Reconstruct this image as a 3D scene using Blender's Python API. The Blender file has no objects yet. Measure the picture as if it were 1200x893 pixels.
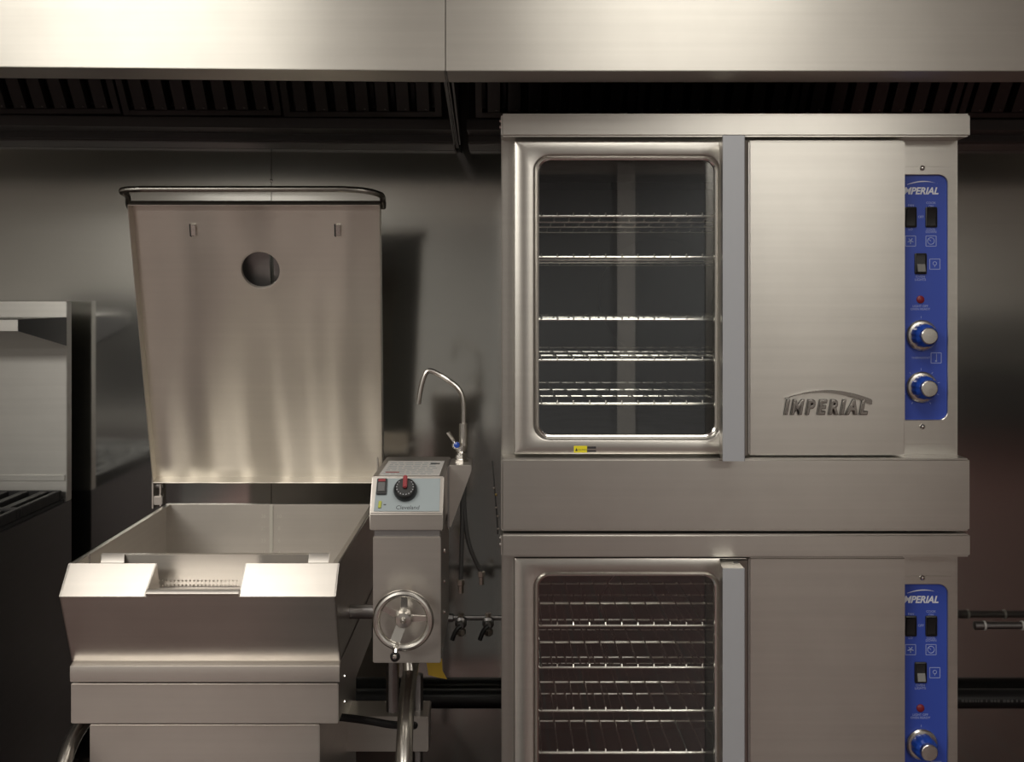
import bpy, bmesh, math, random
from mathutils import Vector, Matrix
random.seed(7)
C = bpy.context.scene.collection
sc = bpy.context.scene
PI = math.pi

# ------------------------------------------------------------------ camera, world, light, exposure
EYE = 1.5
cam_d = bpy.data.cameras.new('camera')
cam = bpy.data.objects.new('camera', cam_d); C.objects.link(cam)
cam.location = (0, -2.4, EYE); cam.rotation_euler = (PI/2, 0, 0)
cam_d.sensor_fit = 'HORIZONTAL'; cam_d.sensor_width = 36.0
F = 1363.0                                   # focal length in pixels of the 1200 wide frame
cam_d.lens = 36.0*F/1200.0
VX, VY = 590.0, 348.0                        # where the lines going straight back meet
cam_d.shift_x = (600.0-VX)/1200.0
cam_d.shift_y = -(446.5-VY)/1200.0
cam_d.clip_start = 0.05
sc.camera = cam
world = bpy.data.worlds.new('world'); sc.world = world; world.use_nodes = True
world.node_tree.nodes['Background'].inputs[0].default_value = (0.9, 0.95, 1, 1)
world.node_tree.nodes['Background'].inputs[1].default_value = 0.05
sc.view_settings.view_transform = 'Standard'; sc.view_settings.look = 'None'
sc.view_settings.exposure = 0.2; sc.view_settings.gamma = 1.0
sc.view_settings.use_curve_mapping = False
LAMP = 15.0                                   # radiance of the ceiling fixtures
sc.cycles.use_denoising = True
sc.cycles.denoising_prefilter = 'ACCURATE'; sc.cycles.use_adaptive_sampling = False; sc.cycles.sampling_pattern = 'BLUE_NOISE'
sc.cycles.max_bounces = 10; sc.cycles.diffuse_bounces = 4; sc.cycles.glossy_bounces = 6
sc.cycles.sample_clamp_indirect = 3.0
sc.cycles.caustics_refractive = False

def S(y): return (y+2.4)/F                   # metres per pixel at depth y
def X(px, y): return (px-VX)*S(y)
def Z(py, y): return EYE-(py-VY)*S(y)

# ------------------------------------------------------------------ materials
def new_mat(name):
    m = bpy.data.materials.new(name); m.use_nodes = True
    nt = m.node_tree; b = nt.nodes['Principled BSDF']
    return m, nt, b
def node(nt, t, **kw):
    n = nt.nodes.new(t)
    for k, v in kw.items(): setattr(n, k, v)
    return n
def plain(name, col, rough=0.5, metal=0.0, noise=0.0, scale=30):
    m, nt, b = new_mat(name)
    b.inputs['Base Color'].default_value = (*col, 1); b.inputs['Roughness'].default_value = rough
    b.inputs['Metallic'].default_value = metal
    if noise:
        tc = node(nt, 'ShaderNodeTexCoord'); n = node(nt, 'ShaderNodeTexNoise'); n.inputs['Scale'].default_value = scale
        nt.links.new(tc.outputs['Object'], n.inputs['Vector'])
        mr = node(nt, 'ShaderNodeMapRange'); mr.inputs['To Min'].default_value = max(0.02, rough-noise); mr.inputs['To Max'].default_value = min(1, rough+noise)
        nt.links.new(n.outputs['Fac'], mr.inputs['Value']); nt.links.new(mr.outputs['Result'], b.inputs['Roughness'])
    return m
def emit(name, col, st):
    m, nt, b = new_mat(name)
    b.inputs['Base Color'].default_value = (0.8, 0.8, 0.8, 1)
    b.inputs['Emission Color'].default_value = (*col, 1); b.inputs['Emission Strength'].default_value = st
    m.cycles.emission_sampling = 'FRONT'
    return m
def steel(name, col, rough=0.3, aniso=0.6, tangent=(0.02, 0.3, 1), brush=(1.0, 1.0, 60), grain=0.12, wave=0.0, wave_scale=(1, 1, 1), wave_freq=2.0):
    """brushed sheet steel: grain along X by default, slow waviness of the sheet as relief"""
    m, nt, b = new_mat(name); L = nt.links.new
    b.inputs['Metallic'].default_value = 1.0
    b.inputs['Anisotropic'].default_value = aniso
    tc = node(nt, 'ShaderNodeTexCoord')
    mp = node(nt, 'ShaderNodeMapping'); mp.inputs['Scale'].default_value = brush
    L(tc.outputs['Object'], mp.inputs['Vector'])
    n = node(nt, 'ShaderNodeTexNoise'); n.inputs['Scale'].default_value = 1.6; n.inputs['Detail'].default_value = 3
    L(mp.outputs['Vector'], n.inputs['Vector'])
    n2 = node(nt, 'ShaderNodeTexNoise'); n2.inputs['Scale'].default_value = 14; n2.inputs['Detail'].default_value = 5
    L(tc.outputs['Object'], n2.inputs['Vector'])
    b.inputs['Roughness'].default_value = rough
    av = node(nt, 'ShaderNodeMix', data_type='FLOAT'); av.inputs['Factor'].default_value = 0.45
    L(n.outputs['Fac'], av.inputs['A']); L(n2.outputs['Fac'], av.inputs['B'])
    mix = node(nt, 'ShaderNodeMix', data_type='RGBA')
    mix.inputs['A'].default_value = (*[c*(1-grain) for c in col], 1); mix.inputs['B'].default_value = (*[min(1, c*(1+grain)) for c in col], 1)
    L(av.outputs['Result'], mix.inputs['Factor']); L(mix.outputs['Result'], b.inputs['Base Color'])
    cx = node(nt, 'ShaderNodeCombineXYZ')
    for i in range(3): cx.inputs[i].default_value = tangent[i]
    L(cx.outputs[0], b.inputs['Tangent'])
    if wave:
        mp2 = node(nt, 'ShaderNodeMapping'); mp2.inputs['Scale'].default_value = wave_scale
        L(tc.outputs['Object'], mp2.inputs['Vector'])
        n3 = node(nt, 'ShaderNodeTexNoise'); n3.inputs['Scale'].default_value = wave_freq; n3.inputs['Detail'].default_value = 1.0
        L(mp2.outputs['Vector'], n3.inputs['Vector'])
        bp = node(nt, 'ShaderNodeBump'); bp.inputs['Strength'].default_value = 1.0; bp.inputs['Distance'].default_value = wave
        L(n3.outputs['Fac'], bp.inputs['Height']); L(bp.outputs['Normal'], b.inputs['Normal'])
    return m
M = {}
WARM = (0.62, 0.60, 0.56)
M['oven_steel'] = steel('oven_steel', WARM, 0.30, 0.5, wave=0.0012, wave_freq=3)
M['hood_steel'] = steel('hood_steel', (0.62, 0.60, 0.555), 0.45, 0.7, wave=0.003, wave_scale=(1.2, 1, 0.35), wave_freq=2.5)
M['wall_steel'] = steel('wall_steel', (0.62, 0.62, 0.595), 0.105, 0.2, grain=0.05, wave=0.001, wave_scale=(0.5, 1, 1.6), wave_freq=2.2)
M['lid_steel'] = steel('lid_steel', (0.80, 0.76, 0.69), 0.42, 0.2, grain=0.07, wave=0.05, wave_scale=(2.6, 0.6, 0.5), wave_freq=1.8)
M['pan_steel'] = steel('pan_steel', (0.60, 0.565, 0.525), 0.34, 0.5, wave=0.0014, wave_freq=4)
M['dark_steel'] = steel('dark_steel', (0.30, 0.29, 0.29), 0.42, 0.3)
M['hood_inner'] = steel('hood_inner', (0.13, 0.12, 0.12), 0.45, 0.2)  # steel darkened to stand for the unlit inside of the hoods
M['range_steel'] = steel('range_steel', (0.64, 0.63, 0.60), 0.36, 0.5)
M['range_side'] = steel('range_side', (0.16, 0.16, 0.17), 0.38, 0.4)
M['chrome'] = plain('chrome', (0.75, 0.73, 0.70), 0.16, 1.0)
M['satin_chrome'] = plain('satin_chrome', (0.66, 0.64, 0.60), 0.27, 1.0)
M['wire'] = plain('rack_wire', (0.90, 0.87, 0.80), 0.25, 1.0)
M['aluminium'] = plain('handle_aluminium', (0.42, 0.435, 0.465), 0.5, 0.25)
M['black_plastic'] = plain('black_plastic', (0.012, 0.012, 0.013), 0.35)
M['grey_plastic'] = plain('grey_plastic', (0.10, 0.10, 0.10), 0.4)
M['glint_grey'] = plain('glint_grey', (0.20, 0.20, 0.19), 0.35)  # painted glint on the third rocker
M['badge_metal'] = plain('badge_metal', (0.34, 0.32, 0.30), 0.22, 1.0)
M['bar_steel'] = plain('bar_steel', (0.36, 0.35, 0.32), 0.28, 1.0)
M['matte_steel'] = plain('matte_steel', (0.62, 0.61, 0.58), 0.6, 0.35)
M['black_rubber'] = plain('black_rubber', (0.01, 0.01, 0.011), 0.5)
M['cast_iron'] = plain('cast_iron', (0.012, 0.012, 0.013), 0.55, 0, 0.12, 40)
M['blue'] = plain('blue_panel', (0.035, 0.075, 0.42), 0.42)
M['blue_knob'] = plain('blue_knob', (0.015, 0.06, 0.36), 0.22)
M['white_print'] = plain('white_print', (0.78, 0.80, 0.86), 0.5)
M['faint_print'] = plain('faint_print', (0.36, 0.42, 0.68), 0.5)
M['red'] = plain('red_lens', (0.22, 0.015, 0.025), 0.4)
M['red_mark'] = plain('red_mark', (0.26, 0.012, 0.02), 0.4)
M['yellow'] = plain('yellow_label', (0.80, 0.70, 0.02), 0.5)
M['tag_yellow'] = plain('tag_yellow', (0.42, 0.27, 0.02), 0.6)
M['dark_print'] = plain('dark_print', (0.03, 0.03, 0.035), 0.5)
M['face_grey'] = plain('face_grey', (0.30, 0.35, 0.37), 0.45)
M['sticker'] = plain('pale_sticker', (0.60, 0.58, 0.56), 0.5)
M['green_lens'] = plain('green_lens', (0.42, 0.45, 0.05), 0.3)
M['enamel'] = plain('dark_enamel', (0.018, 0.018, 0.019), 0.45, 0, 0.08, 12)
M['brass'] = plain('brass', (0.55, 0.40, 0.16), 0.3, 1.0)
M['hose'] = plain('grey_hose', (0.08, 0.08, 0.08), 0.45, 0.5)
M['mark'] = plain('etched_mark', (0.70, 0.68, 0.62), 0.5, 1.0)
M['lamp'] = emit('lamp_diffuser', (1.0, 0.955, 0.87), LAMP)
M['lamp_front'] = emit('front_lamp_diffuser', (1.0, 0.955, 0.87), LAMP*0.36)
M['paint'] = plain('wall_paint', (0.78, 0.77, 0.74), 0.6)
M['mid_paint'] = plain('mid_paint', (0.36, 0.38, 0.40), 0.6)
M['grey_paint'] = plain('grey_paint', (0.33, 0.33, 0.32), 0.6)
M['white_paint'] = plain('white_paint', (0.85, 0.85, 0.82), 0.5)
M['ceiling'] = plain('ceiling_tile', (0.80, 0.79, 0.76), 0.8)
M['dark_panel'] = plain('dark_panel', (0.05, 0.05, 0.052), 0.5)
def tile_mat():
    m, nt, b = new_mat('quarry_tile'); L = nt.links.new
    tc = node(nt, 'ShaderNodeTexCoord'); br = node(nt, 'ShaderNodeTexBrick'); br.offset = 0
    br.inputs['Scale'].default_value = 1.0; br.inputs['Brick Width'].default_value = 0.152; br.inputs['Row Height'].default_value = 0.152
    br.inputs['Mortar Size'].default_value = 0.004
    br.inputs['Color1'].default_value = (0.115, 0.055, 0.05, 1); br.inputs['Color2'].default_value = (0.09, 0.043, 0.04, 1)
    br.inputs['Mortar'].default_value = (0.08, 0.07, 0.065, 1)
    L(tc.outputs['Object'], br.inputs['Vector']); L(br.outputs['Color'], b.inputs['Base Color'])
    b.inputs['Roughness'].default_value = 0.4
    return m
M['tile'] = tile_mat()
def glass_mat():
    """clear pane: reflects by angle, otherwise lets light through with a grey tint"""
    m, nt, b = new_mat('oven_glass'); L = nt.links.new
    nt.nodes.remove(b)
    out = nt.nodes['Material Output']
    lw = node(nt, 'ShaderNodeLayerWeight'); lw.inputs['Blend'].default_value = 0.5
    pw = node(nt, 'ShaderNodeMath', operation='POWER'); L(lw.outputs['Facing'], pw.inputs[0]); pw.inputs[1].default_value = 5
    fr = node(nt, 'ShaderNodeMath', operation='MULTIPLY_ADD'); L(pw.outputs[0], fr.inputs[0]); fr.inputs[1].default_value = 0.91; fr.inputs[2].default_value = 0.09
    tr = node(nt, 'ShaderNodeBsdfTransparent'); tr.inputs[0].default_value = (0.94, 0.95, 0.95, 1)
    gl = node(nt, 'ShaderNodeBsdfGlossy'); gl.inputs['Roughness'].default_value = 0.015; gl.inputs[0].default_value = (1, 1, 1, 1)
    mx = node(nt, 'ShaderNodeMixShader')
    L(fr.outputs[0], mx.inputs[0]); L(tr.outputs[0], mx.inputs[1]); L(gl.outputs[0], mx.inputs[2]); L(mx.outputs[0], out.inputs[0])
    return m
M['glass'] = glass_mat()

# ------------------------------------------------------------------ mesh helpers (all in world metres)
class MB:
    def __init__(self): self.bm = bmesh.new()
    def _merge(self, b2):
        me = bpy.data.meshes.new('tmp'); b2.to_mesh(me); b2.free(); self.bm.from_mesh(me); bpy.data.meshes.remove(me)
    def box(self, x0, x1, y0, y1, z0, z1, bev=0.0015, seg=2):
        b = bmesh.new()
        vs = [b.verts.new(p) for p in ((x0,y0,z0),(x1,y0,z0),(x1,y1,z0),(x0,y1,z0),(x0,y0,z1),(x1,y0,z1),(x1,y1,z1),(x0,y1,z1))]
        for f in ((0,3,2,1),(4,5,6,7),(0,1,5,4),(1,2,6,5),(2,3,7,6),(3,0,4,7)): b.faces.new([vs[i] for i in f])
        if bev: bmesh.ops.bevel(b, geom=list(b.edges), offset=bev, segments=3 if bev > 0.003 else seg, affect='EDGES')
        self._merge(b); return self
    def prism(self, pts, vec, bev=0.0, seg=2):
        """polygon of 3D points pushed along vec"""
        b = bmesh.new(); vec = Vector(vec)
        lo = [b.verts.new(p) for p in pts]; hi = [b.verts.new(Vector(p)+vec) for p in pts]
        n = len(pts)
        b.faces.new(lo[::-1]); b.faces.new(hi)
        for i in range(n): b.faces.new((lo[i], lo[(i+1) % n], hi[(i+1) % n], hi[i]))
        bmesh.ops.recalc_face_normals(b, faces=list(b.faces))
        if bev: bmesh.ops.bevel(b, geom=list(b.edges), offset=bev, segments=seg, affect='EDGES')
        self._merge(b); return self
    def loft(self, loops, cap0=False, cap1=False, close=False):
        b = bmesh.new()
        L = [[b.verts.new(p) for p in lp] for lp in loops]; n = len(L[0])
        pairs = list(zip(L, L[1:])) + ([(L[-1], L[0])] if close else [])
        for A, B in pairs:
            for i in range(n): b.faces.new((A[i], A[(i+1) % n], B[(i+1) % n], B[i]))
        if cap0: b.faces.new(L[0][::-1])
        if cap1: b.faces.new(L[-1])
        bmesh.ops.recalc_face_normals(b, faces=list(b.faces))
        self._merge(b); return self
    def tube(self, path, r, n=10, caps=True, closed=False):
        P = [Vector(p) for p in path]; N = len(P)
        R = r if isinstance(r, (list, tuple)) else [r]*N
        loops = []; ref = None
        for i in range(N):
            t = (P[(i+1) % N]-P[i-1]) if closed else (P[min(i+1, N-1)]-P[max(i-1, 0)])
            t.normalize()
            if ref is None:
                ref = Vector((0, 0, 1)) if abs(t.z) < 0.9 else Vector((1, 0, 0))
            u = (ref - t*ref.dot(t)).normalized(); ref = u; w = t.cross(u)
            loops.append([P[i] + (u*math.cos(a)+w*math.sin(a))*R[i] for a in (2*PI*k/n for k in range(n))])
        return self.loft(loops, caps and not closed, caps and not closed, closed)
    def lathe(self, o, axis, prof, n=20):
        """prof: (distance along the axis, radius)"""
        o = Vector(o); a = Vector(axis).normalized()
        u = a.orthogonal().normalized(); w = a.cross(u)
        loops = [[o + a*t + (u*math.cos(q)+w*math.sin(q))*max(r, 1e-5) for q in (2*PI*k/n for k in range(n))] for t, r in prof]
        return self.loft(loops, True, True)
    def torus(self, o, R, r, n=40, k=12):
        o = Vector(o)
        return self.tube([o+Vector((R*math.cos(2*PI*i/n), 0, R*math.sin(2*PI*i/n))) for i in range(n)], r, k, closed=True)
    def mesh(self, me, mat4):
        m2 = me.copy(); m2.transform(mat4); self.bm.from_mesh(m2); bpy.data.meshes.remove(m2); return self
    def build(self, name, mat, parent=None, smooth=30, kind=None):
        me = bpy.data.meshes.new(name)
        off = Vector((0, 0, 0)); p = parent
        while p is not None: off += p.location; p = p.parent
        if parent is None and kind != 'structure' and len(self.bm.verts):       # a thing that is one mesh gets its origin at its base
            xs = [v.co for v in self.bm.verts]
            off = Vector(((min(v.x for v in xs)+max(v.x for v in xs))/2, (min(v.y for v in xs)+max(v.y for v in xs))/2, min(v.z for v in xs)))
        bmesh.ops.translate(self.bm, verts=list(self.bm.verts), vec=-off)
        ca = math.cos(math.radians(smooth))
        self.bm.normal_update()
        for f in self.bm.faces: f.smooth = True
        for e in self.bm.edges:
            e.smooth = not (len(e.link_faces) == 2 and e.link_faces[0].normal.dot(e.link_faces[1].normal) < ca)
        self.bm.to_mesh(me); self.bm.free()
        me.materials.append(M[mat])
        o = bpy.data.objects.new(name, me); C.objects.link(o)
        if parent is None: o.location = off
        else: o.parent = parent
        if kind: o['kind'] = kind
        return o
def rrect(x0, x1, z0, z1, r, y, n=7):
    pts = []
    for cx, cz, a0 in ((x1-r, z1-r, 0), (x0+r, z1-r, 90), (x0+r, z0+r, 180), (x1-r, z0+r, 270)):
        for k in range(n+1):
            a = math.radians(a0+90*k/n); pts.append(Vector((cx+r*math.cos(a), y, cz+r*math.sin(a))))
    return pts
def smooth_path(P, it=2):
    P = [Vector(p) for p in P]
    for _ in range(it):
        Q = [P[0]]
        for a, b in zip(P, P[1:]): Q += [a*0.75+b*0.25, a*0.25+b*0.75]
        P = Q+[P[-1]]
    return P
def tag(o, label, cat, group=None):
    o['label'] = label; o['category'] = cat
    if group: o['group'] = group
    return o
def thing(name, loc, label, cat, group=None):
    o = bpy.data.objects.new(name, None); C.objects.link(o); o.location = loc; o.empty_display_size = 0.05
    return tag(o, label, cat, group)
def copy_tree(o, parent=None):
    c = o.copy(); C.objects.link(c)
    if parent is not None: c.parent = parent
    for ch in [q for q in o.children]: copy_tree(ch, c)
    return c
def part(name, mat, parent, *a, bev=0.0015, label=None):
    o = MB().box(*a, bev=bev).build(name, mat, parent)
    if label: o['label'] = label
    return o
def text_mesh(s, size, shear=0.0, extrude=0.0004, offset=0.0, bevel=0.0, align='CENTER'):
    cu = bpy.data.curves.new('t', 'FONT'); cu.body = s; cu.size = size; cu.shear = shear; cu.extrude = extrude
    cu.offset = offset; cu.bevel_depth = bevel; cu.align_x = align; cu.resolution_u = 3
    ob = bpy.data.objects.new('t', cu); C.objects.link(ob)
    dg = bpy.context.evaluated_depsgraph_get(); dg.update()
    me = bpy.data.meshes.new_from_object(ob.evaluated_get(dg))
    bpy.data.objects.remove(ob); bpy.data.curves.remove(cu)
    return me
UP = Matrix.Rotation(PI/2, 4, 'X')           # flat text turned to face the camera side (-Y)
def print_text(mb, s, size, x, y, z, sx=1.0, **kw):
    me = text_mesh(s, size, **kw)
    mb.mesh(me, Matrix.Translation((x, y, z)) @ UP @ Matrix.Diagonal((sx, 1, 1, 1)))
    bpy.data.meshes.remove(me)

# ------------------------------------------------------------------ the room
WALL = 1.05
RX0, RX1, RY0, CEIL = -6.5, 6.5, -8.0, 2.78
def struct(name, mat, *a, parent=None, bev=0):
    o = MB().box(*a, bev=bev).build(name, mat, parent, kind='structure' if parent is None else None); return o
struct('floor', 'tile', RX0-0.1, RX1+0.1, RY0-0.1, WALL+0.1, -0.1, 0)
struct('ceiling', 'ceiling', RX0-0.1, RX1+0.1, RY0-0.1, WALL+0.1, CEIL, CEIL+0.1)
wb = struct('wall_back', 'dark_panel', RX0-0.1, RX1+0.1, WALL+0.004, WALL+0.1, 0, CEIL)
SEAM = X(318, WALL)
for k in range(-4, 5):                       # stainless sheets with open joints
    x0, x1 = SEAM+1.22*k, SEAM+1.22*(k+1)
    x0, x1 = max(x0, RX0), min(x1, RX1)
    if x1-x0 > 0.05:
        part('wall_panel', 'wall_steel', wb, x0+0.0008, x1-0.0008, WALL, WALL+0.0035, 0, CEIL, bev=0.0006)
MB().lathe((SEAM, WALL, Z(212, WALL)), (0, -1, 0), [(0, 0.005), (0.003, 0.005), (0.004, 0.003)], 10).build('screw', 'chrome', wb)
struct('wall_left', 'paint', RX0-0.1, RX0, RY0, WALL, 0, CEIL)
struct('wall_right', 'paint', RX1, RX1+0.1, RY0, WALL, 0, CEIL)
struct('wall_front', 'paint', RX0-0.1, RX1+0.1, RY0-0.1, RY0, 0, CEIL)
struct('reflection_panel_1', 'dark_panel', -4.65, -1.75, RY0, RY0+0.03, 0, 1.47)      # unseen dark panel, added to darken reflections in the steel wall
struct('reflection_panel_2', 'grey_paint', -1.75, 0.0, RY0, RY0+0.03, 0, 2.33)        # unseen grey panel, added to dim reflections beside the far door
struct('reflection_strip', 'white_paint', -4.65, 0.0, RY0, RY0+0.035, 0.16, 0.25)  # unseen pale strip, added to reflect as a light line in the wall
struct('trim_3', 'mid_paint', 0.0, 1.02, RY0, RY0+0.02, 0, 2.6)
t3 = struct('reflection_panel_4', 'dark_panel', 4.3, RX1, RY0, RY0+0.03, 0, 0.72)  # unseen dark panel, added for reflections right of the ovens
for k in range(4): struct('rail', 'dark_panel', 4.3, RX1, RY0+0.001, RY0+0.1, 0.80+0.155*k, 0.86+0.155*k, parent=t3)  # unseen dark bars, added to reflect as stripes in the wall
dr = struct('door_1', 'white_paint', 1.02, 1.18, RY0, RY0+0.06, 0, 2.7)
struct('door_leaf', 'mid_paint', 1.18, 2.2, RY0+0.001, RY0+0.04, 0, 2.6, parent=dr)
for mx0, mx1, my1, lab in ((-0.62, 0.03, -0.3, 'added unseen black floor runner darkening the reflection in the gap beside the ovens'), (-4.6, -2.1, -0.8, 'added unseen wide black floor sheet darkening the wall reflection beside the range')):
    tag(MB().box(mx0, mx1, -7.4, my1, 0, 0.012, bev=0.003).build('dark_floor_sheet', 'black_rubber'), lab, 'reflection darkener')  # unseen dark sheets, added to darken the floor's reflection in the wall
# ceiling fixtures of the room; far pair added to brighten the far wall
for lx, ly, wx, wy, m_, lab in ((-1.08, -1.25, 0.95, 1.2, 'lamp_front', 'recessed ceiling light panel in front of the left hood'),
                                (0.5, -1.25, 0.75, 1.2, 'lamp_front', 'recessed ceiling light panel in front of the right hood'),
                                (-2.3, -4.3, 1.9, 1.4, 'lamp', 'wide ceiling light panel half way down the room on the left'),
                                (1.6, -4.5, 1.2, 0.8, 'lamp', 'ceiling light panel half way down the room on the right'),
                                (-2.4, -6.8, 1.2, 0.6, 'lamp', 'added ceiling light panel brightening the far wall on the left'),
                                (2.6, -6.8, 1.2, 0.6, 'lamp', 'added ceiling light panel brightening the far wall on the right')):
    t = thing('ceiling_light', (lx, ly, CEIL-0.03), lab, 'ceiling light', 'ceiling light panels')
    ax, ay = wx/2, wy/2
    MB().box(lx-ax, lx+ax, ly-ay, ly+ay, CEIL-0.03, CEIL, bev=0.002).build('frame', 'white_paint', t)
    mb = MB(); zz = CEIL-0.0305
    mb.bm.faces.new([mb.bm.verts.new(p) for p in ((lx-ax+0.03, ly-ay+0.03, zz), (lx-ax+0.03, ly+ay-0.03, zz), (lx+ax-0.03, ly+ay-0.03, zz), (lx+ax-0.03, ly-ay+0.03, zz))])
    mb.build('diffuser', m_, t)                # one flat sheet, lit side down

# ------------------------------------------------------------------ exhaust hoods
HF = -0.15
def hood(x0, x1, label, tilt, ends, xshift, mods):
    t = thing('exhaust_hood', ((x0+x1)/2, 0.4, 1.94), label, 'exhaust hood')
    hb = Z(83, HF)
    xs = X(522, HF)
    def dz(x): return tilt*(xs-x)/0.86
    mb = MB()
    for (ya, yb, za, zb) in ((HF, HF+0.003, hb, CEIL-0.002), (HF+0.003, HF+0.12, hb, hb+0.003), (HF+0.117, HF+0.12, hb, hb+0.03)):
        mb.prism([(x0, ya, za+dz(x0)), (x1, ya, za+dz(x1)), (x1, ya, zb), (x0, ya, zb)] if zb > hb+0.1 else
                 [(x0, ya, za+dz(x0)), (x1, ya, za+dz(x1)), (x1, ya, zb+dz(x1)), (x0, ya, zb+dz(x0))], (0, yb-ya, 0), bev=0.001)
    mb.build('front_panel', 'hood_steel', t)
    for s in ends:                            # end sheets
        xa = x0 if s < 0 else x1-0.0025
        xb = xa+xshift
        MB().prism([(xa, HF+0.003, hb), (xb, WALL-0.05, 1.935), (xb, WALL-0.05, CEIL-0.002), (xa, HF+0.003, CEIL-0.002)], (0.0025, 0, 0), bev=0).build('end_panel', 'dark_steel', t)
        MB().prism([(xa-0.006*(1 if s > 0 else -1), HF+0.12, hb), (xb-0.006*(1 if s > 0 else -1), WALL-0.1, 1.938), (xb-0.006*(1 if s > 0 else -1), WALL-0.1, 1.962), (xa-0.006*(1 if s > 0 else -1), HF+0.12, hb+0.02)], (0.004, 0, 0), bev=0.0005).build('end_flange', 'dark_steel', t)
    # grease trough and rear channel
    e0 = x0+0.01-(0.02 if ends == (1,) else 0); e1 = x1-0.03
    ya = 0.80; z0 = Z(140, ya)
    mb = MB()
    mb.prism([(e0, ya, z0+dz(e0)), (e0, ya+0.004, z0+dz(e0)), (e0, ya+0.004, z0-0.02+dz(e0)), (e0, WALL-0.09, 1.972+dz(e0)), (e0, WALL-0.09, 1.966+dz(e0)), (e0, ya, z0-0.028+dz(e0))], (e1-e0, 0, dz(e1)-dz(e0)), bev=0.0006)
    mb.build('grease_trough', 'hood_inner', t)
    zr0, zr1 = Z(170, WALL-0.1), Z(156, WALL-0.1)
    MB().prism([(e0, WALL-0.001, zr0-0.004+dz(e0)), (e0, WALL-0.10, zr0+dz(e0)), (e0, WALL-0.105, zr0+0.006+dz(e0)), (e0, WALL-0.10, zr1-0.006+dz(e0)), (e0, WALL-0.09, zr1+dz(e0)), (e0, WALL-0.001, zr1+dz(e0))],
               (e1-e0, 0, dz(e1)-dz(e0)), bev=0.003).build('rear_channel', 'dark_steel', t)
    MB().box(e0, e1, WALL-0.03, WALL-0.002, zr1, CEIL-0.01, bev=0).build('rear_sheet', 'hood_inner', t)
    # baffle filters: sloping cassettes, each of seven hat-shaped baffles
    A = Vector((0, 0.79, z0+0.004)); U = Vector((0, -0.66, 0.75)).normalized(); N = Vector((0, -0.75, -0.66)).normalized()
    H = 0.5
    for (fx0, fx1) in mods:
        fz = Vector((0, 0, dz((fx0+fx1)/2)))
        def P(x, b, c): return Vector((x, 0, 0))+A+fz+U*b+N*c
        mb = MB()
        for (xa, xb, ba, bb) in ((fx0+0.004, fx0+0.022, 0, H), (fx1-0.022, fx1-0.004, 0, H), (fx0+0.022, fx1-0.022, 0, 0.016), (fx0+0.022, fx1-0.022, H-0.016, H)):
            mb.prism([P(xa, ba, -0.02), P(xb, ba, -0.02), P(xb, bb, -0.02), P(xa, bb, -0.02)], N*0.022, bev=0.001)
        mb.prism([P(fx0+0.01, 0, -0.05), P(fx1-0.01, 0, -0.05), P(fx1-0.01, H, -0.05), P(fx0+0.01, H, -0.05)], N*0.004)
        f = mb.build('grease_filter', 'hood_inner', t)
        nb = 7; w = (fx1-fx0-0.052)/nb
        for k in range(nb):
            xc = fx0+0.026+w*(k+0.5); hw = w*0.30
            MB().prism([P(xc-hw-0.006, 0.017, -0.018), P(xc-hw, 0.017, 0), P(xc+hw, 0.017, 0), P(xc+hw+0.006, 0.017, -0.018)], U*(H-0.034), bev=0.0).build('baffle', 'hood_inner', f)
            MB().lathe(P(xc+hw*0.4, 0.024, 0), N, [(0, 0.003), (0.002, 0.0025)], 6).build('rivet', 'dark_steel', f)
    return t
xs = X(522, HF)
hood(-2.4, xs-0.0008, 'left brushed steel exhaust hood above the tilting skillet', 0.008, (1,), -0.022,
     [(-0.165-0.44*(k+1), -0.165-0.44*k) for k in range(4)])
hood(xs+0.0008, 2.6, 'right brushed steel exhaust hood above the stacked ovens', 0.0, (-1,), -0.022,
     [(-0.08+0.44*k, -0.08+0.44*(k+1)) for k in range(5)])

# ------------------------------------------------------------------ convection oven (upper deck, then copied for the lower)
DECK = 493*S(0)
BF = 0.066                                   # body face, set back behind the trim
SB = S(BF)
oven = thing('convection_oven', (0.48, 0.5, Z(624, 0)), 'upper steel convection oven with raised metal name badge on its right door', 'oven')
x0, x1 = X(587, 0), X(1137.5, 0)
zt1, zt0 = Z(133, 0), Z(160, 0); zb1, zb0 = Z(537.5, 0), Z(623, 0)
CV = (0.035, 0.79, 0.10, 0.78, 1.196, 1.812)  # cavity
mb = MB()                                    # shell
mb.box(x0+0.001, x0+0.004, BF, 0.93, zb0, zt1-0.002, bev=0.0008)
mb.box(x1-0.004, x1-0.001, BF, 0.93, zb0, zt1-0.002, bev=0.0008)
mb.box(x0+0.004, x1-0.004, 0.925, 0.93, zb0, zt1-0.002, bev=0)
mb.box(x0+0.004, x1-0.004, BF, 0.925, zb0, zb0+0.003, bev=0)
mb.loft([rrect(x0+0.001, 0.812, zb1-0.02, zt0+0.01, 0.001, BF), rrect(CV[0], CV[1], CV[4], CV[5], 0.01, BF), rrect(CV[0], CV[1], CV[4], CV[5], 0.01, CV[2])])
mb.build('body', 'oven_steel', oven)
MB().loft([rrect(CV[0], CV[1], CV[4], CV[5], 0.02, CV[2]), rrect(CV[0], CV[1], CV[4], CV[5], 0.02, CV[3]-0.02), rrect(CV[0]+0.02, CV[1]-0.02, CV[4]+0.02, CV[5]-0.02, 0.02, CV[3])], cap1=True).build('cavity_liner', 'enamel', oven)
mb = MB()                                    # rack guides on the cavity's sides
for i in range(9):
    z = CV[4]+0.055+i*0.062
    for xa in (CV[0]+0.008, CV[1]-0.008): mb.tube([(xa, CV[2]+0.02, z), (xa, CV[3]-0.03, z)], 0.003, 6)
mb.build('rack_guides', 'wire', oven)
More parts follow.
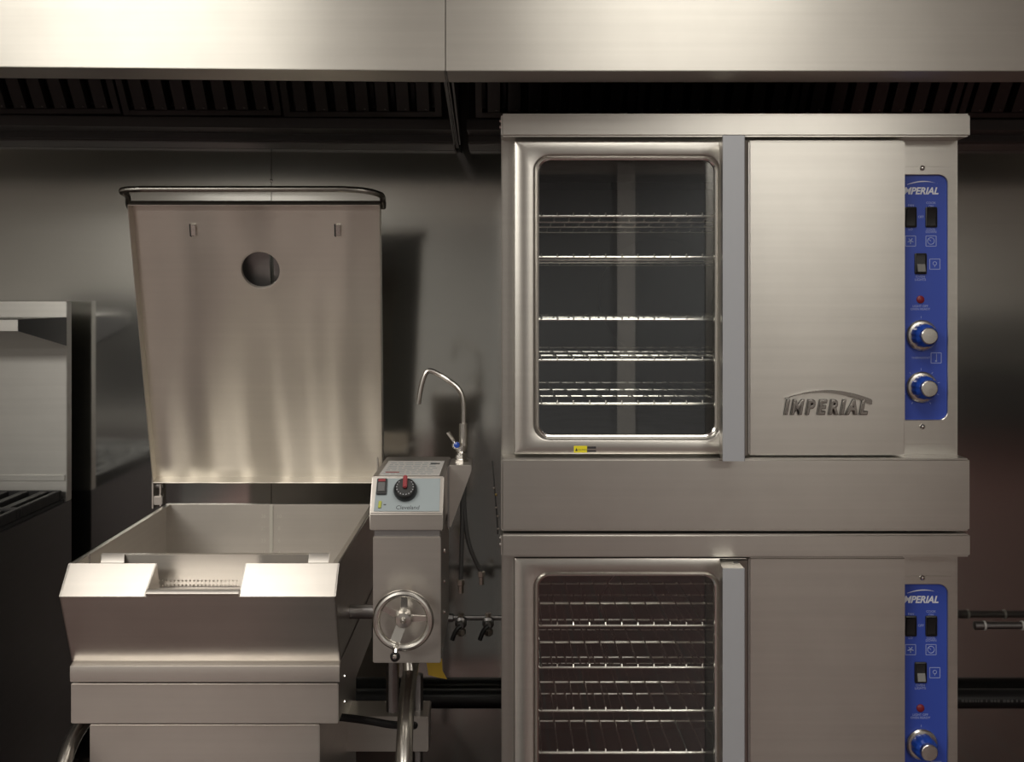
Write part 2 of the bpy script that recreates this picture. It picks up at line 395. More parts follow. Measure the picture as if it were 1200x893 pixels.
MB().lathe((0.42, CV[3]-0.002, 1.50), (0, -1, 0), [(0, 0.16), (0.012, 0.16), (0.015, 0.15), (0.015, 0.06), (0.01, 0.02)], 36).build('fan_cover', 'enamel', oven)
part('top_trim', 'oven_steel', oven, x0, x1, 0.0, 0.925, zt0, zt1, bev=0.004)
part('bottom_band', 'oven_steel', oven, x0, x1-0.0008, 0.0, 0.88, zb0+0.0008, zb1, bev=0.004)
for z in (zt1-0.012, zt1-0.025):
    MB().lathe((x0, 0.02, z), (-1, 0, 0), [(0, 0.005), (0.003, 0.004)], 8).build('bolt', 'chrome', oven)
# control side: plate with a rounded opening, blue fascia set into it
px0, px1, pz0, pz1 = 0.818, X(1110.5, BF), Z(492, BF), Z(205, BF)
mb = MB()
mb.loft([rrect(0.8, x1-0.004, zb1, zt0, 0.0005, BF+0.004), rrect(0.8, x1-0.004, zb1, zt0, 0.0005, BF)], cap1=False)
mb.loft([rrect(0.8, x1-0.0035, zb1-0.004, zt0+0.004, 0.0005, BF+0.001), rrect(px0, px1, pz0, pz1, 0.019, BF+0.001)])
fx1, fz0, fz1 = X(1116, BF), zb1+0.022, Z(195, BF)
mb.loft([rrect(0.805, fx1, fz0, fz1, 0.003, BF+0.001), rrect(0.8055, fx1-0.0006, fz0+0.0006, fz1-0.0006, 0.003, BF-0.001), rrect(px0, px1+0.0012, pz0-0.0012, pz1+0.0012, 0.020, BF-0.001),
         rrect(px0, px1, pz0, pz1, 0.019, BF), rrect(px0, px1, pz0, pz1, 0.019, BF+0.006)])
mb.build('control_surround', 'oven_steel', oven)
PF = BF+0.005
fas = MB().loft([rrect(px0-0.002, px1+0.002, pz0-0.002, pz1+0.002, 0.02, PF+0.004), rrect(px0-0.002, px1+0.002, pz0-0.002, pz1+0.002, 0.02, PF)], cap0=True, cap1=True).build('control_fascia', 'blue', oven)
def cx(px): return X(px, PF)
def cz(py): return Z(py, PF)
pr = MB()
print_text(pr, 'IMPERIAL', 0.0205, cx(1077.5), PF-0.0002, cz(227.5), sx=0.95, shear=0.28, offset=0.0006, extrude=0.0002)
arc = [(cx(1063+36*k/12), PF-0.0004, cz(218.5-6.5*math.sin(PI*(0.12+0.72*k/12)))) for k in range(13)]
pr.prism([Vector(p) for p in arc]+[Vector((p[0], p[1], p[2]-0.0022*math.sin(PI*min(1, 0.1+k/12)))) for k, p in reversed(list(enumerate(arc)))], (0, 0.0003, 0))
pr.build('printed_logo', 'white_print', fas)
pr = MB()
for s, px, py, sz in (('COOK', 1091, 239, .0055), ('ON', 1091, 243, .0055), ('OFF', 1079.3, 255.5, .0058), ('COOL', 1091, 270, .0055), ('DOWN', 1091, 273, .0055), ('FAN', 1067.5, 242, .0055), ('LO', 1067, 270, .0055),
                      ('OVEN', 1078.5, 325.5, .0058), ('LIGHTS', 1078.5, 329, .0058), ('LIGHT OFF', 1078.5, 360, .0055), ('OVEN READY', 1078.5, 363.5, .0055), ('THERMOSTAT', 1079, 420.5, .005)):
    print_text(pr, s, sz*1.25, cx(px), PF-0.0002, cz(py), extrude=0.0002)
def frame_icon(px, py, w):
    a = w/2*SB
    for k in (-1, 1):
        pr.box(cx(px)-a, cx(px)+a, PF-0.0004, PF, cz(py)+k*a-0.0006, cz(py)+k*a+0.0006, bev=0)
        pr.box(cx(px)+k*a-0.0006, cx(px)+k*a+0.0006, PF-0.0004, PF, cz(py)-a, cz(py)+a, bev=0)
for px, py in ((1067, 282.5), (1091, 282.5), (1095.5, 309.5), (1097, 419.5)): frame_icon(px, py, 12)
def seg(px, py, qx, qy, r=0.0007): pr.tube([(cx(px), PF, cz(py)), (cx(qx), PF, cz(qy))], r, 4)
for k in range(5):
    a = 2*PI*k/5+0.3; seg(1067, 282.5, 1067+3.6*math.cos(a), 282.5+3.6*math.sin(a), 0.0011)
pr.torus((cx(1091), PF, cz(282.5)), 0.0072, 0.0008, 18, 4); seg(1091, 282.5, 1088.5, 280.5)
pr.torus((cx(1095.5), PF, cz(308.8)), 0.0038, 0.0007, 12, 4); seg(1095.5, 311, 1095.5, 313)
seg(1097.5, 414.5, 1097.5, 423); pr.torus((cx(1097), PF, cz(423)), 0.0014, 0.0008, 8, 4)
for cy_, n in ((393, 1), (454, 9)):
    for k in range(n):
        a = math.radians(90 if n == 1 else -150+k*300/(n-1)+90-0); r1, r2 = 20, 22.5
        seg(1079.5+r1*math.cos(a), cy_-r1*math.sin(a), 1079.5+r2*math.cos(a), cy_-r2*math.sin(a), 0.0006)
pr.build('printed_legend', 'faint_print', fas, kind='stuff')
for px, py, w, h, up in ((1067, 254.5, 13.5, 24, True), (1091, 254.5, 13.5, 24, True), (1078.5, 309, 14, 24.5, False)):
    a, b = w*SB/2, h*SB/2; xc, zc = cx(px), cz(py)
    sw = MB().loft([rrect(xc-a, xc+a, zc-b, zc+b, 0.003, PF), rrect(xc-a, xc+a, zc-b, zc+b, 0.003, PF-0.003), rrect(xc-a+0.002, xc+a-0.002, zc-b+0.003, zc+b-0.003, 0.001, PF-0.004), rrect(xc-a+0.002, xc+a-0.002, zc-b+0.003, zc+b-0.003, 0.001, PF-0.001)], cap1=True).build('rocker_switch', 'black_plastic', oven)
    zz = (zc-b+0.004, zc, zc+b-0.004)
    yy = (PF-0.008, PF-0.003, PF-0.003) if not up else (PF-0.003, PF-0.003, PF-0.008)
    MB().prism([(xc-a+0.003, PF-0.001, zz[0]), (xc-a+0.003, yy[0], zz[0]), (xc-a+0.003, yy[1], zz[1]), (xc-a+0.003, yy[2], zz[2]), (xc-a+0.003, PF-0.001, zz[2])], (2*a-0.006, 0, 0), bev=0.0006).build('rocker', 'black_plastic', sw)
    if not up: MB().prism([(xc-a+0.005, yy[0]-0.0008, zz[0]+0.001), (xc+a-0.004, yy[0]-0.0008, zz[0]+0.001), (xc+a-0.004, yy[1]-0.0008, zz[1]-0.001), (xc-a+0.005, yy[1]-0.0008, zz[1]-0.001)], (0, 0.001, 0)).build('rocker_glint', 'glint_grey', sw)  # grey patch stands for light reflected on the rocker's lower end
MB().lathe((cx(1078.5), PF, cz(351)), (0, -1, 0), [(0, 0.0085), (0.002, 0.008), (0.004, 0.005), (0.0045, 0.001)], 18).build('indicator_lamp', 'red', oven)
for py in (393, 453.5):
    o = (cx(1079.5), PF, cz(py))
    kn = MB().lathe(o, (0, -1, 0), [(0, 0.033), (0.006, 0.033), (0.009, 0.030), (0.010, 0.026)], 36).build('dial_skirt', 'satin_chrome', oven)
    mb = MB()
    prof = [(0.009, 0.0255), (0.026, 0.0245), (0.034, 0.0235), (0.040, 0.0185)]
    loops = []
    for t, r in prof:
        loops.append([Vector((o[0]+rr*math.cos(q), o[1]-t, o[2]+rr*math.sin(q))) for q, rr in ((2*PI*k/48, r*(1-0.06*(k % 6 in (0, 1)))) for k in range(48))])
    mb.loft(loops, cap1=True); mb.build('knob_grip', 'blue_knob', kn)
    MB().lathe((o[0], o[1]-0.039, o[2]), (0, -1, 0), [(0, 0.0178), (0.010, 0.0172), (0.0115, 0.0155), (0.0118, 0.0)], 28).build('knob_cap', 'satin_chrome', kn)
for py in (197, 500):
    MB().lathe((cx(1079.5), BF-0.001, Z(py, BF)), (0, -1, 0), [(0, 0.0058), (0.002, 0.0055), (0.0045, 0.003), (0.005, 0.0005)], 12).build('screw', 'chrome', oven)
# right solid door
DY = 0.02
part('solid_door', 'oven_steel', oven, X(877.5, DY), X(1061, DY), DY, 0.064, Z(533.5, DY), Z(164.5, DY), bev=0.0032)
# raised badge: arch with letters hanging under it
ey = DY
def ex(px): return X(px, ey)
def ez(py): return Z(py, ey)
top = [(919+102*k/20) for k in range(21)]
def arch_y(px): u = (px-919)/102; return 468.0-12.2*math.sin(PI*min(1, u*0.93+0.03))**0.85 + 2*u
up_pts = [Vector((ex(p), ey-0.0005, ez(arch_y(p)))) for p in top]
lo_pts = [Vector((ex(p), ey-0.0005, ez(arch_y(p)+1.0+5.2*((p-919)/102)**1.3))) for p in reversed(top)]
bad = MB().prism(up_pts+lo_pts, (0, -0.007, 0), bev=0.0012, seg=2).build('badge', 'badge_metal', oven)
wd = {'I': 0.55, 'M': 1.25, 'P': 1, 'E': 1, 'R': 1.05, 'A': 1.1, 'L': 0.9}
tot = sum(wd[c] for c in 'IMPERIAL'); cur = 916.5
back = MB()
for c in 'IMPERIAL':
    wpx = 100*wd[c]/tot
    mb = MB()
    me = text_mesh(c, 0.0405, shear=0.25, extrude=0.0035, offset=0.0005, bevel=0.0016)
    mb.mesh(me, Matrix.Translation((ex(cur+wpx/2), ey-0.005, ez(484.6))) @ UP @ Matrix.Diagonal((0.74, 1, 1, 1)))
    bpy.data.meshes.remove(me)
    lt = mb.build('letter', 'badge_metal', bad)
    me = text_mesh(c, 0.0405, shear=0.25, extrude=0.0012, offset=0.0026)
    back.mesh(me, Matrix.Translation((ex(cur+wpx/2), ey-0.0012, ez(484.6))) @ UP @ Matrix.Diagonal((0.74, 1, 1, 1)))
    bpy.data.meshes.remove(me)
    cur += wpx
back.build('badge_shade', 'dark_panel', bad, kind='stuff')  # dark outline stands for the shadow around the letters
# left glazed door
dx0, dx1, dz0, dz1 = X(602.5, DY), X(876, DY), Z(532.5, DY), Z(165, DY)
wx0, wx1, wz0, wz1 = X(625, DY), X(845, DY), Z(517, DY), Z(180.5, DY)
def ins(d, y, r): return rrect(wx0+d, wx1-d, wz0+d, wz1-d, r, y)
door = MB().loft([rrect(dx0, dx1, dz0, dz1, 0.002, 0.064), rrect(dx0, dx1, dz0, dz1, 0.002, DY+0.003), rrect(dx0+0.001, dx1-0.001, dz0+0.001, dz1-0.001, 0.002, DY+0.001), rrect(dx0+0.003, dx1-0.003, dz0+0.003, dz1-0.003, 0.002, DY),
                  ins(-0.001, DY, 0.034), ins(0.0012, DY+0.001, 0.033), ins(0.004, DY+0.006, 0.031), ins(0.0075, DY+0.0085, 0.028), ins(0.0085, DY+0.013, 0.027), ins(0.0085, 0.064, 0.027)]).build('glazed_door', 'oven_steel', oven)
MB().loft([ins(0.007, DY+0.009, 0.028), ins(0.0085, DY+0.0065, 0.027), ins(0.0115, DY+0.008, 0.025), ins(0.0125, DY+0.013, 0.024)]).build('window_gasket', 'chrome', door)
MB().loft([ins(0.008, DY+0.017, 0.027), ins(0.008, DY+0.013, 0.027)], cap0=True, cap1=True).build('window_pane', 'glass', door)
# full height pull handle: folded channel with end caps
hy = -0.07
hx0, hx1 = X(847, hy), X(873.3, hy); hz0, hz1 = Z(540.5, hy), Z(158.5, hy)
prof = [(0.506, DY), (0.506, DY-0.012), (hx1-0.001, DY-0.020), (hx1-0.001, hy+0.003), (hx0+0.001, hy+0.003)]
for k in range(7):
    a = PI/2*k/6; prof.append((hx0+0.002+0.008*k/6, DY-0.060+0.060*k/6))
hs = MB().prism([(p[0], p[1], hz0+0.0005) for p in prof], (0, 0, hz1-hz0-0.001), bev=0.0006, seg=1).build('handle_channel', 'oven_steel', oven)
han = MB().prism([(hx0, hy+0.003, hz0), (hx0, hy+0.001, hz0), (hx0+0.001, hy, hz0), (hx1-0.002, hy, hz0), (hx1, hy+0.002, hz0), (hx1, hy+0.004, hz0)], (0, 0, hz1-hz0), bev=0).build('handle_face', 'aluminium', hs)
han['label'] = 'blue-grey aluminium front strip'
MB().lathe((hx1-0.007, DY-0.035, hz1-0.0008), (0, 0, 1), [(0, 0.006), (0.0012, 0.006)], 14).build('cap_hole', 'dark_panel', hs)
# caution sticker
wy = DY-0.0004
st = MB().box(X(672.5, wy), X(688, wy), wy, DY, Z(530.5, wy), Z(522.5, wy), bev=0).build('caution_sticker', 'yellow', oven)
mb = MB()
mb.prism([(X(674, wy), wy-0.0002, Z(528.5, wy)), (X(677, wy), wy-0.0002, Z(528.5, wy)), (X(675.5, wy), wy-0.0002, Z(524.8, wy))], (0, 0.0002, 0))
print_text(mb, 'CAUTION', 0.0045, X(682.5, wy), wy-0.0001, Z(528, wy), extrude=0.0001)
mb.box(X(688, wy), X(698.5, wy), wy, DY, Z(525.8, wy), Z(523.3, wy), bev=0); mb.box(X(688, wy), X(698.5, wy), wy, DY, Z(529.6, wy), Z(527.6, wy), bev=0)
mb.build('sticker_print', 'dark_print', st)

# the lower deck is the same oven on feet
low = copy_tree(oven); low.location.z -= DECK
low['label'] = 'lower steel convection oven, cut off at the bottom of the picture'
for fx, fy in ((0.08, 0.12), (0.88, 0.12), (0.08, 0.85), (0.88, 0.85)):
    MB().lathe((fx, fy, 0), (0, 0, 1), [(0, 0.03), (0.01, 0.032), (0.012, 0.022), (0.16, 0.024)], 16).build('foot', 'satin_chrome', low)

# wire racks: one built, the rest copied
RY = CV[2]+0.012
rx0, rx1, ry1 = CV[0]+0.012, CV[1]-0.012, CV[3]-0.06
def make_rack(z):
    t = thing('oven_rack', ((rx0+rx1)/2, (RY+ry1)/2, z-0.004), '', 'oven rack', 'wire racks in the ovens')
    for yy in (RY, RY+0.185, RY+0.37, ry1):
        MB().tube([(rx0, yy, z), (rx1, yy, z)], 0.0034, 8).build('cross_rod', 'wire', t)
    for xx in (rx0, rx1):
        MB().tube([(xx, RY, z), (xx, ry1, z)], 0.0034, 8).build('side_rod', 'wire', t)
    mb = MB(); n = 21
    for k in range(1, n):
        x = rx0+(rx1-rx0)*k/n
        mb.tube([(x, RY-0.003, z+0.001), (x, RY-0.001, z+0.0058), (x, ry1, z+0.0058)], 0.0022, 5)
    mb.build('wire_grid', 'wire', t, kind='stuff')
    return t
order = ['top', 'second', 'middle', 'fourth', 'bottom']
ru = [Z(p, RY) for p in (253.5, 301.5, 374.5, 422, 473)]
rl = [Z(p, RY) for p in (733, 782, 832.5, 881.5)]
proto = None
for i, z in enumerate(ru+rl):
    if proto is None: t = proto = make_rack(z)
    else: t = copy_tree(proto); t.location.z = z-0.004
    if i < 5: t['label'] = order[i]+' of five wire racks behind the upper oven\'s glass'
    else: t['label'] = ['top wire rack behind the lower oven\'s glass', 'second wire rack from the top in the lower oven', 'third wire rack from the top in the lower oven', 'lowest wire rack in view in the lower oven'][i-5]

# ------------------------------------------------------------------ tilting skillet
pan = thing('tilting_skillet', (-0.5, 0.2, 0.0), 'steel tilting skillet with raised lid and crank wheel beside the ovens', 'skillet')
XL, XR = X(80, -0.10), X(397.5, -0.10)
ZR = Z(660.5, -0.10)
LY = -0.148; LZ = Z(699, LY)
PB = -0.083; BZ = Z(775, PB)
YR = 0.56
NL, NR = X(180, -0.12), X(284, -0.12)
mb = MB()
side = [(-0.098, ZR), (LY, LZ), (PB, BZ), (YR, BZ), (YR, ZR)]
for xa in (XL, XR-0.004): mb.prism([(xa, y, z) for y, z in side], (0.004, 0, 0), bev=0.0008, seg=1)
mb.box(XL, XL+0.014, -0.098, YR, ZR-0.003, ZR, bev=0.001); mb.box(XR-0.014, XR, -0.098, YR, ZR-0.003, ZR, bev=0.001)      # turned rims
mb.box(XL, XR, YR-0.004, YR, BZ, ZR, bev=0.0008); mb.box(XL, XR, YR-0.003, YR+0.012, ZR-0.003, ZR, bev=0.001)
mb.box(XL, XR, PB+0.01, YR, BZ, BZ+0.006, bev=0.0008)
mb.prism([(XL, LY, LZ), (XL, PB, BZ), (XL, PB+0.006, BZ), (XL, LY+0.006, LZ)], (XR-XL, 0, 0), bev=0.0008, seg=1)            # front wall
mb.build('pan', 'pan_steel', pan)
for a, b in ((XL, NL), (NR, XR)):            # sloping lips either side of the spout
    mb = MB()
    T = [(-0.098, ZR), (LY, LZ), (LY+0.004, LZ-0.004), (-0.094, ZR-0.005)]
    cutL = 0.006 if a == NR else 0; cutR = -0.008 if b == NL else 0
    lo = [(a+0, T[0][0], T[0][1]), (a-0.002*(a == NR), T[1][0], T[1][1]), (a-0.002*(a == NR), T[2][0], T[2][1]), (a, T[3][0], T[3][1])]
    hi = [(b, T[0][0], T[0][1]), (b+cutR, T[1][0], T[1][1]), (b+cutR, T[2][0], T[2][1]), (b, T[3][0], T[3][1])]
    mb.loft([[Vector(p) for p in lo], [Vector(p) for p in hi]], True, True)
    xx = b-0.003 if b == NL else a            # cheek closing the spout's side
    mb.prism([(xx, -0.098, ZR), (xx+(cutR if b == NL else -0.002), LY, LZ), (xx+(cutR if b == NL else -0.002), LY+0.005, LZ-0.012), (xx, -0.075, LZ-0.012)], (0.003, 0, 0))
    mb.build('front_lip', 'pan_steel', pan)
SZ = Z(689.5, LY+0.01)
sl = (PB-LY)/(BZ-LZ); yS = LY+sl*(SZ-0.004-LZ)
MB().prism([(NL-0.006, LY-0.0002, LZ-0.001), (NL-0.006, yS-0.0002, SZ-0.008), (NL-0.006, yS-0.001, SZ-0.007), (NL-0.006, yS+0.006, SZ), (NL-0.006, yS+0.010, SZ-0.001), (NL-0.006, -0.04, SZ-0.022), (NL-0.006, -0.04, SZ-0.026), (NL-0.006, LY+0.01, LZ-0.006)], (NR-NL+0.006, 0, 0), bev=0.0006, seg=1).build('pour_spout', 'pan_steel', pan)
# level marks on the inner back wall
gx = X(318, YR-0.004)
gm = MB().box(gx-0.0045, gx+0.0045, YR-0.0065, YR-0.004, BZ+0.01, ZR-0.001, bev=0.0006).build('gauge_strip', 'mark', pan)
mb = MB()
for k, (a, b) in enumerate((('38', '10'), ('30', '8'), ('23', '6'), ('15', '4'), ('8', '2'))):
    z = ZR-0.034-0.031*k
    print_text(mb, a, 0.013, gx-0.020, YR-0.0045, z, extrude=0.0002); print_text(mb, b, 0.013, gx+0.020, YR-0.0045, z, extrude=0.0002)
mb.build('gauge_mark', 'mark', pan, kind='stuff')
# ledge, apron, pedestal
lx0, lx1 = X(82, -0.1), X(398, -0.1)
MB().prism([(lx0, PB+0.01, BZ+0.002), (lx0, PB-0.002, BZ+0.001), (lx0, -0.100, Z(780, -0.1)), (lx0, -0.102, Z(790, -0.1)), (lx0, -0.100, Z(799.5, -0.1)), (lx0, 0.5, Z(799.5, -0.1)), (lx0, 0.5, BZ+0.002)], (lx1-lx0, 0, 0), bev=0.0012).build('heat_shield', 'pan_steel', pan)
part('base_frame', 'pan_steel', pan, X(83, -0.088), X(396.5, -0.088), -0.088, 0.5, Z(848, -0.088), Z(801, -0.088), bev=0.0015)
part('pedestal', 'pan_steel', pan, X(105, -0.075), X(374.5, -0.075), -0.075, 0.5, 0.06, Z(849, -0.075), bev=0.0015)
for py in (792, 822): MB().lathe((X(397.5, -0.06), 0.0, Z(py, 0.0)), (1, 0, 0), [(0, 0.004), (0.004, 0.003)], 8).build('bolt', 'chrome', pan)
# lid: shallow tray standing open, leaning forward
L0 = Vector((0, 0.57, Z(560, 0.57))); L1 = Vector((0, 0.326, Z(236, 0.326)))
U = (L1-L0); LL = U.length; U.normalize(); N = Vector((0, -U.z, U.y)).normalized()      # N: the inside of the lid, to the camera
if N.y > 0: N = -N
la, lb = X(182.5, 0.57), X(450, 0.57)
ra, rb = X(153.5, 0.326), X(446.5, 0.326)
def LP(u, b, c):                             # u across 0..1
    f = b/LL; xa = la+(ra-la)*f; xb = lb+(rb-lb)*f
    p = L0+U*b+N*c; return Vector((xa+(xb-xa)*u, p.y, p.z))
hc = ((X(305.5, 0.384)-la-(ra-la)*0.77)/((lb-la)+((rb-ra)-(lb-la))*0.77), (Z(316.5, 0.384)-L0.z)/U.z)
W = lb-la; nseg = 48; lid_r = 0.0455
def ring(r, c): return [LP(hc[0]+r*math.cos(2*PI*k/nseg)/W, hc[1]+r*math.sin(2*PI*k/nseg), c) for k in range(nseg)]
def outer(c):
    pts = []
    for k in range(nseg):
        a = 2*PI*k/nseg; d = (math.cos(a), math.sin(a))
        u0, b0 = hc
        tx = ((1-u0)*W/d[0]) if d[0] > 1e-9 else ((-u0*W/d[0]) if d[0] < -1e-9 else 1e9)
        tb = ((LL-b0)/d[1]) if d[1] > 1e-9 else ((-b0/d[1]) if d[1] < -1e-9 else 1e9)
        t = min(tx, tb); pts.append(LP(u0+t*d[0]/W, b0+t*d[1], c))
    corners = [(1, LL), (0, LL), (0, 0), (1, 0)]
    for u, b in corners:                     # nearest sample takes the corner
        p = LP(u, b, c); i = min(range(nseg), key=lambda k: (pts[k]-p).length); pts[i] = p
    return pts
mb = MB()
mb.loft([outer(0), ring(lid_r+0.006, 0), ring(lid_r+0.002, 0.0006), ring(lid_r, 0), ring(lid_r, -0.012), outer(-0.003)])
D = 0.030
for u0, u1, b0, b1 in ((0, 0.0045, 0, LL), (0.9955, 1, 0, LL), (0, 1, 0, 0.003), (0, 1, LL-0.003, LL)):
    mb.prism([LP(u0, b0, -0.003), LP(u1, b0, -0.003), LP(u1, b1, -0.003), LP(u0, b1, -0.003)], N*(D+0.003), bev=0.0007, seg=1)
lid = mb.build('lid', 'lid_steel', pan)
mb = MB(); mb.loft([outer(-0.0035), ring(lid_r+0.012, -0.0035), ring(lid_r+0.012, -0.006), outer(-0.006)], close=True); mb.build('added_skin', 'matte_steel', lid)  # unseen matte skin, added to lighten the lid's reflection in the wall
for px in (219, 388):                         # pressed louvres
    yy = 0.345; u = (X(px, yy)-la)/W; b = (Z(269, yy)-L0.z)/U.z
    MB().prism([LP(u-0.005/W, b-0.014, 0), LP(u+0.007/W, b-0.014, 0), LP(u+0.007/W, b+0.014, 0), LP(u-0.005/W, b+0.014, 0)], N*0.006, bev=0.0008, seg=1).build('louvre', 'satin_chrome', lid)
    MB().prism([LP(u-0.009/W, b-0.016, 0), LP(u-0.005/W, b-0.018, 0), LP(u-0.005/W, b+0.014, 0), LP(u-0.009/W, b+0.014, 0)], N*0.001).build('slot', 'dark_panel', lid)
mb = MB()
for u0, u1 in ((hc[0]-0.09/W, hc[0]+0.012/W), (hc[0]+0.022/W, hc[0]+0.09/W)):
    mb.prism([LP(u0, hc[1]-0.07, -0.05), LP(u1, hc[1]-0.07, -0.05), LP(u1, hc[1]+0.07, -0.05), LP(u0, hc[1]+0.07, -0.05)], N*0.002)
for db in (-0.07, 0.07):
    mb.prism([LP(hc[0]-0.09/W, hc[1]+db-0.002, -0.05), LP(hc[0]+0.09/W, hc[1]+db-0.002, -0.05), LP(hc[0]+0.09/W, hc[1]+db+0.002, -0.05), LP(hc[0]-0.09/W, hc[1]+db+0.002, -0.05)], N*0.049)
mb.build('vent_cover', 'dark_steel', lid)
# wrap-around handle on the lid's free edge
hyF = 0.235; hz = Z(221.5, hyF); xl, xr = X(144.5, 0.26), X(444, 0.26)
path = [(ra-0.004, 0.330, L1.z-0.014), (ra-0.006, 0.322, L1.z-0.006), (xl, 0.295, L1.z+0.012), (xl, 0.245, hz-0.006), (xl+0.006, hyF+0.002, hz-0.001), (xl+0.05, hyF, hz)]
path2 = [(xr-0.09, hyF, hz), (xr-0.03, hyF+0.006, hz-0.002), (xr+0.004, 0.262, hz-0.010), (xr+0.004, 0.305, L1.z+0.008), (rb+0.006, 0.322, L1.z-0.006), (rb+0.004, 0.330, L1.z-0.014)]
MB().tube(smooth_path(path, 2)+smooth_path(path2, 2), 0.0072, 12).build('lid_handle', 'bar_steel', pan)
# hinge brackets
for s, px in ((1, 186), (-1, 448)):
    xh = X(px, 0.57)
    mb = MB(); mb.box(xh-0.012, xh-0.008, 0.55, 0.60, ZR-0.01, L0.z+0.06, bev=0.001); mb.box(xh+0.006, xh+0.010, 0.555, 0.60, ZR-0.005, L0.z-0.002, bev=0.001)
    mb.box(xh-0.009, xh+0.014, 0.552, 0.58, ZR-0.001, ZR+0.022, bev=0.002)
    hg = mb.build('hinge_bracket', 'pan_steel', pan)
    MB().lathe((xh-0.014, 0.575, ZR+0.045), (1, 0, 0), [(0, 0.007), (0.002, 0.009), (0.026, 0.009), (0.028, 0.006)], 12).build('hinge_pin', 'dark_steel', hg)
# console column and sloped head
cxa, cxb = X(437, -0.1), X(516.5, -0.1)
part('console_column', 'pan_steel', pan, cxa, cxb, -0.1, 0.24, Z(777, -0.1), Z(629, -0.1), bev=0.0018)
part('console_neck', 'dark_steel', pan, cxa+0.002, cxb-0.002, -0.095, 0.235, Z(629, -0.1), Z(621, -0.1), bev=0.0005)
hxa, hxb = X(433, -0.105), X(519, -0.105)
A0 = Vector((0, -0.105, Z(602, -0.105))); A1 = Vector((0, -0.06, Z(558.5, -0.06)))
MB().prism([(hxa, -0.105, Z(621.5, -0.105)), (hxa, A0.y, A0.z), (hxa, A1.y, A1.z), (hxa, 0.23, A1.z), (hxa, 0.23, Z(621.5, -0.105))], (hxb-hxa, 0, 0), bev=0.0018).build('console_head', 'pan_steel', pan)
V = (A1-A0); VL = V.length; V.normalize(); NV = Vector((0, -V.z, V.y)).normalized()
FM = Matrix(((1, 0, NV.x, 0), (0, V.y, NV.y, 0), (0, V.z, NV.z, 0), (0, 0, 0, 1)))      # local (x, up the slope, out) to world
def onface(px, py, c=0.0):
    f = (602-py)/43.5; yy = A0.y+(A1.y-A0.y)*f
    p = A0+V*(VL*f)+NV*c; return Vector((X(px, yy), p.y, p.z))
def faceprism(mb, pts, c0, c1, bev=0.0): mb.prism([onface(px, py, c0) for px, py in pts], NV*(c1-c0), bev=bev)
mb = MB(); faceprism(mb, [(438, 599.5), (515, 599.5), (516, 561), (442, 561)], 0, 0.0012, 0.0004); fp = mb.build('face_plate', 'face_grey', pan)
mb = MB(); faceprism(mb, [(441, 580.5), (453, 580.5), (454, 561.8), (442.5, 561.8)], 0.001, 0.006, 0.001); rk = mb.build('power_rocker', 'black_plastic', pan)
mb = MB(); faceprism(mb, [(443, 578), (451.3, 578), (452, 567), (443.7, 567)], 0.006, 0.0085, 0.001); mb.build('rocker', 'grey_plastic', rk)
mb = MB(); faceprism(mb, [(443.7, 566), (452, 566), (452.2, 563), (444, 563)], 0.006, 0.0075, 0.0005); mb.build('rocker_mark', 'red_mark', rk)
kc = onface(475.3, 575.5)
kn = MB().lathe(kc, NV, [(0.001, 0.0235), (0.006, 0.0240), (0.012, 0.0225), (0.016, 0.0205), (0.0175, 0.018), (0.0175, 0.0)], 32).build('thermostat_knob', 'black_plastic', pan)
mb = MB()
for k in range(14):
    a = math.radians(-220+260*k/13); mb.mesh(text_mesh('o', 0.004, extrude=0.0002), Matrix.Translation(kc+NV*0.0176+Vector((math.cos(a)*0.0165, 0, 0))+V*math.sin(a)*0.0165) @ FM)
mb.build('knob_marks', 'white_print', kn)
mb = MB()
q = kc+NV*0.0168
for_pts = [(-0.0042, -0.003), (0.0042, -0.003), (0.0042, 0.0238), (-0.0042, 0.0238)]
mb.prism([q+Vector((a, 0, 0))+V*b for a, b in for_pts], NV*0.007, bev=0.0015); mb.build('knob_pointer', 'red_mark', kn)
mb = MB(); faceprism(mb, [(443, 596), (446.5, 596), (447.5, 588), (444, 588)], 0.001, 0.004, 0.0006); mb.build('indicator_lamp', 'green_lens', pan)
mb = MB()
pp = onface(477.5, 597.2, 0.0013)
me = text_mesh('Cleveland', 0.0118, shear=0.12, extrude=0.0002); mb.mesh(me, Matrix.Translation(pp) @ FM)
faceprism(mb, [(449.5, 592.5), (452.5, 592.5), (452.5, 591.3), (449.5, 591.3)], 0.0013, 0.0015)
mb.build('printed_name', 'dark_print', fp)
# label sheet on the head's top
tz = A1.z
mb = MB(); mb.box(hxa+0.012, hxb-0.010, -0.045, 0.16, tz-0.0005, tz+0.0006, bev=0); sk = mb.build('label_sheet', 'sticker', pan)
mb = MB()
for k in range(7):
    yy = -0.03+k*0.026; a = hxa+0.02
    while a < hxb-0.03:
        w = random.uniform(0.006, 0.02); mb.box(a, min(a+w, hxb-0.018), yy, yy+0.006, tz+0.0005, tz+0.0008, bev=0); a += w+0.004
mb.build('label_print', 'face_grey', sk, kind='stuff')
mb = MB(); mb.box(hxb-0.038, hxb-0.018, 0.11, 0.125, tz+0.0005, tz+0.0009, bev=0); mb.build('label_block', 'dark_print', sk)
mb = MB(); mb.box(hxa+0.022, hxa+0.05, -0.01, 0.0, tz+0.0005, tz+0.0009, bev=0); mb.build('label_warning', 'red_mark', sk)
for py in (646, 681, 717): MB().lathe((cxb, 0.02, Z(py, 0.02)), (1, 0, 0), [(0, 0.0045), (0.003, 0.0035)], 8).build('bolt', 'chrome', pan)
# trunnion
MB().tube([(XR-0.002, 0.06, Z(717, 0.06)), (cxa+0.002, 0.06, Z(717, 0.06))], 0.0145, 16).build('trunnion', 'dark_steel', pan)
